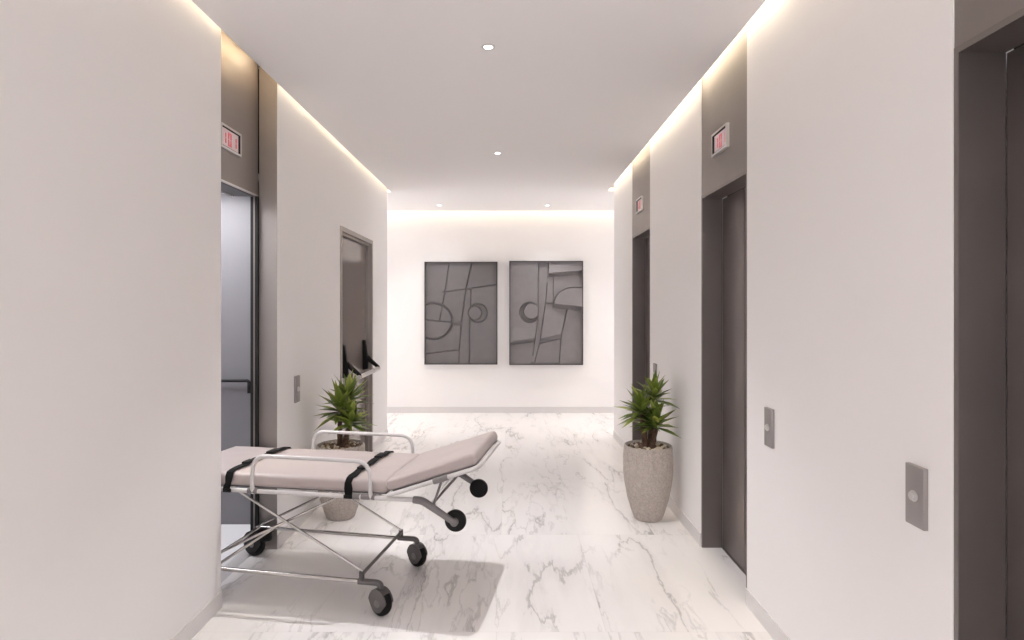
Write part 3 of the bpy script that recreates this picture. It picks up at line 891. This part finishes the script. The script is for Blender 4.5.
def caster(t, w, nang, mat, big=1.0):
    """bracket + hooded swivel wheel; nang = world heading of the wheel's cover face"""
    R = .064*big
    zt = .157
    s = 1 if t < .5 else -1
    c = B()
    c.tube([P(t+.115*s, w, zt), P(t+.018*s, w, zt-.001), P(t+.002*s, w, zt-.008), P(t+.0*s, w, zt-.030)], .0150, 12, fil=.02)
    br = sp('caster', c, mat)
    # wheel frame: axis horizontal
    la = nang-ang
    ax = V((math.cos(la), math.sin(la), 0)); fw = V((-ax.y, ax.x, 0))
    cen = P(t, w, R)
    m = Matrix(((fw.x, 0, ax.x, cen.x), (fw.y, 0, ax.y, cen.y), (0, 1, 0, cen.z), (0, 0, 0, 1)))
    wl = B(); wl.lathe([(0, -.020), (R-.012, -.020), (R-.003, -.016), (R, -.008), (R, .008), (R-.003, .016), (R-.012, .020), (0, .020)], 40, mat=m)
    sp('wheel', wl, 'black', br)
    hd_ = B()
    Rh = R+.004
    out = [(Rh*math.cos(a)*.90, Rh*math.sin(a)) for a in [math.radians(d) for d in range(10, 171, 8)]]
    out += [(-R*.80, -R*.10), (-R*.50, -R*.58), (-R*.10, -R*.72), (R*.32, -R*.60), (R*.74, -R*.10)]
    prism(hd_.bm, out, .021, .026, m); prism(hd_.bm, out, -.026, -.021, m)
    # crown of the hood
    arc = [math.radians(d) for d in range(50, 131, 8)]
    pl = [(Rh*math.cos(a), Rh*math.sin(a)) for a in arc]+[((Rh-.004)*math.cos(a), (Rh-.004)*math.sin(a)) for a in arc[::-1]]
    prism(hd_.bm, pl, -.021, .021, m)
    sp('hood', hd_, mat, br)
    hb = B()
    hb.lathe([(0, .026), (.018, .026), (.016, .030), (.006, .032), (0, .032)], 20, mat=m); sp('hub', hb, 'grey_pl', br)

caster(0.0, 0.0, math.radians(-125), 'caster_grey')
caster(0.0, W, math.radians(-128), 'caster_grey')
caster(1.02, 0.0, math.radians(-112), 'black_pl', 1.15)
caster(1.02, W-.01, math.radians(-112), 'black_pl', 1.15)
c = B(); c.box(P(.90, W-.050, .100), P(.985, W-.004, .172), bev=.014); sp('brake_pedal', c, 'black')

# straps
def strap(t, seed):
    path = [(-.020, ZR-.008), (-.0225, ZR+.010), (-.013, .612), (-.010, .640), (.006, .660), (.03, .6645)]
    for i in range(1, 12): path.append((.03+(W-.06)*i/12, .6655+.0045*math.sin(math.pi*i/12)))
    path += [(W-.03, .6645), (W-.006, .660), (W+.010, .640), (W+.013, .612), (W+.0225, ZR+.010), (W+.020, ZR-.008)]
    rnd = random.Random(seed); wd = .021
    bm = bmesh.new(); rows = []
    n = len(path)
    for i, (w, z) in enumerate(path):
        a = path[max(0, i-1)]; c_ = path[min(n-1, i+1)]
        tw, tz = c_[0]-a[0], c_[1]-a[1]; l = math.hypot(tw, tz); nw, nz = -tz/l, tw/l
        th = .0035; dt = .004*math.sin(i*1.3+seed); k = wd*(1+.15*math.sin(i*2.0+seed))
        rows.append([bm.verts.new(P(t+dt+sx*k*.9, w+nw*o, z+nz*o)) for sx, o in ((-1, 0), (1, 0), (1, th), (-1, th))])
    for a, c_ in zip(rows, rows[1:]):
        for k in range(4): bm.faces.new((a[k], a[(k+1) % 4], c_[(k+1) % 4], c_[k]))
    bm.faces.new(rows[0]); bm.faces.new(rows[-1])
    o = obj('strap', bm, 'strap', str_)
    for (wa, wb) in ((.13, .20), (.36, .45)):
        bb = B(); bb.box(P(t-.0215, wa, .6685), P(t+.0215, wb, .6805), bev=.004); bb.go('strap_buckle', 'black', o)
    bb = B(); bb.box(P(t-.022, -.028, ZR-.010), P(t+.022, -.019, ZR+.010), bev=.003); bb.go('strap_anchor', 'black', o)
strap(.808, 1); strap(.160, 4)

# ------------------------------------------------------------------ camera, world, view
cd = bpy.data.cameras.new('camera'); cam = bpy.data.objects.new('camera', cd); COL.objects.link(cam)
cd.sensor_width = 36; cd.sensor_fit = 'HORIZONTAL'; cd.lens = 36*600/1024
cam.location = (0, 0, 1.5); cam.rotation_euler = (math.pi/2, 0, 0)
cd.shift_x = (512-511.3)/1024; cd.shift_y = -(320-307.5)/1024
cd.clip_start = .05
S.camera = cam
w = bpy.data.worlds.new('world'); S.world = w; w.use_nodes = True
w.node_tree.nodes['Background'].inputs[0].default_value = (.97, .985, 1.02, 1)
w.node_tree.nodes['Background'].inputs[1].default_value = 4.7
S.view_settings.view_transform = 'Standard'; S.view_settings.look = 'None'
S.view_settings.exposure = 0.36; S.view_settings.gamma = 1.0; S.view_settings.use_curve_mapping = False
S.cycles.max_bounces = 14; S.cycles.diffuse_bounces = 9; S.cycles.glossy_bounces = 6
S.cycles.use_denoising = True
S.cycles.sample_clamp_indirect = 6
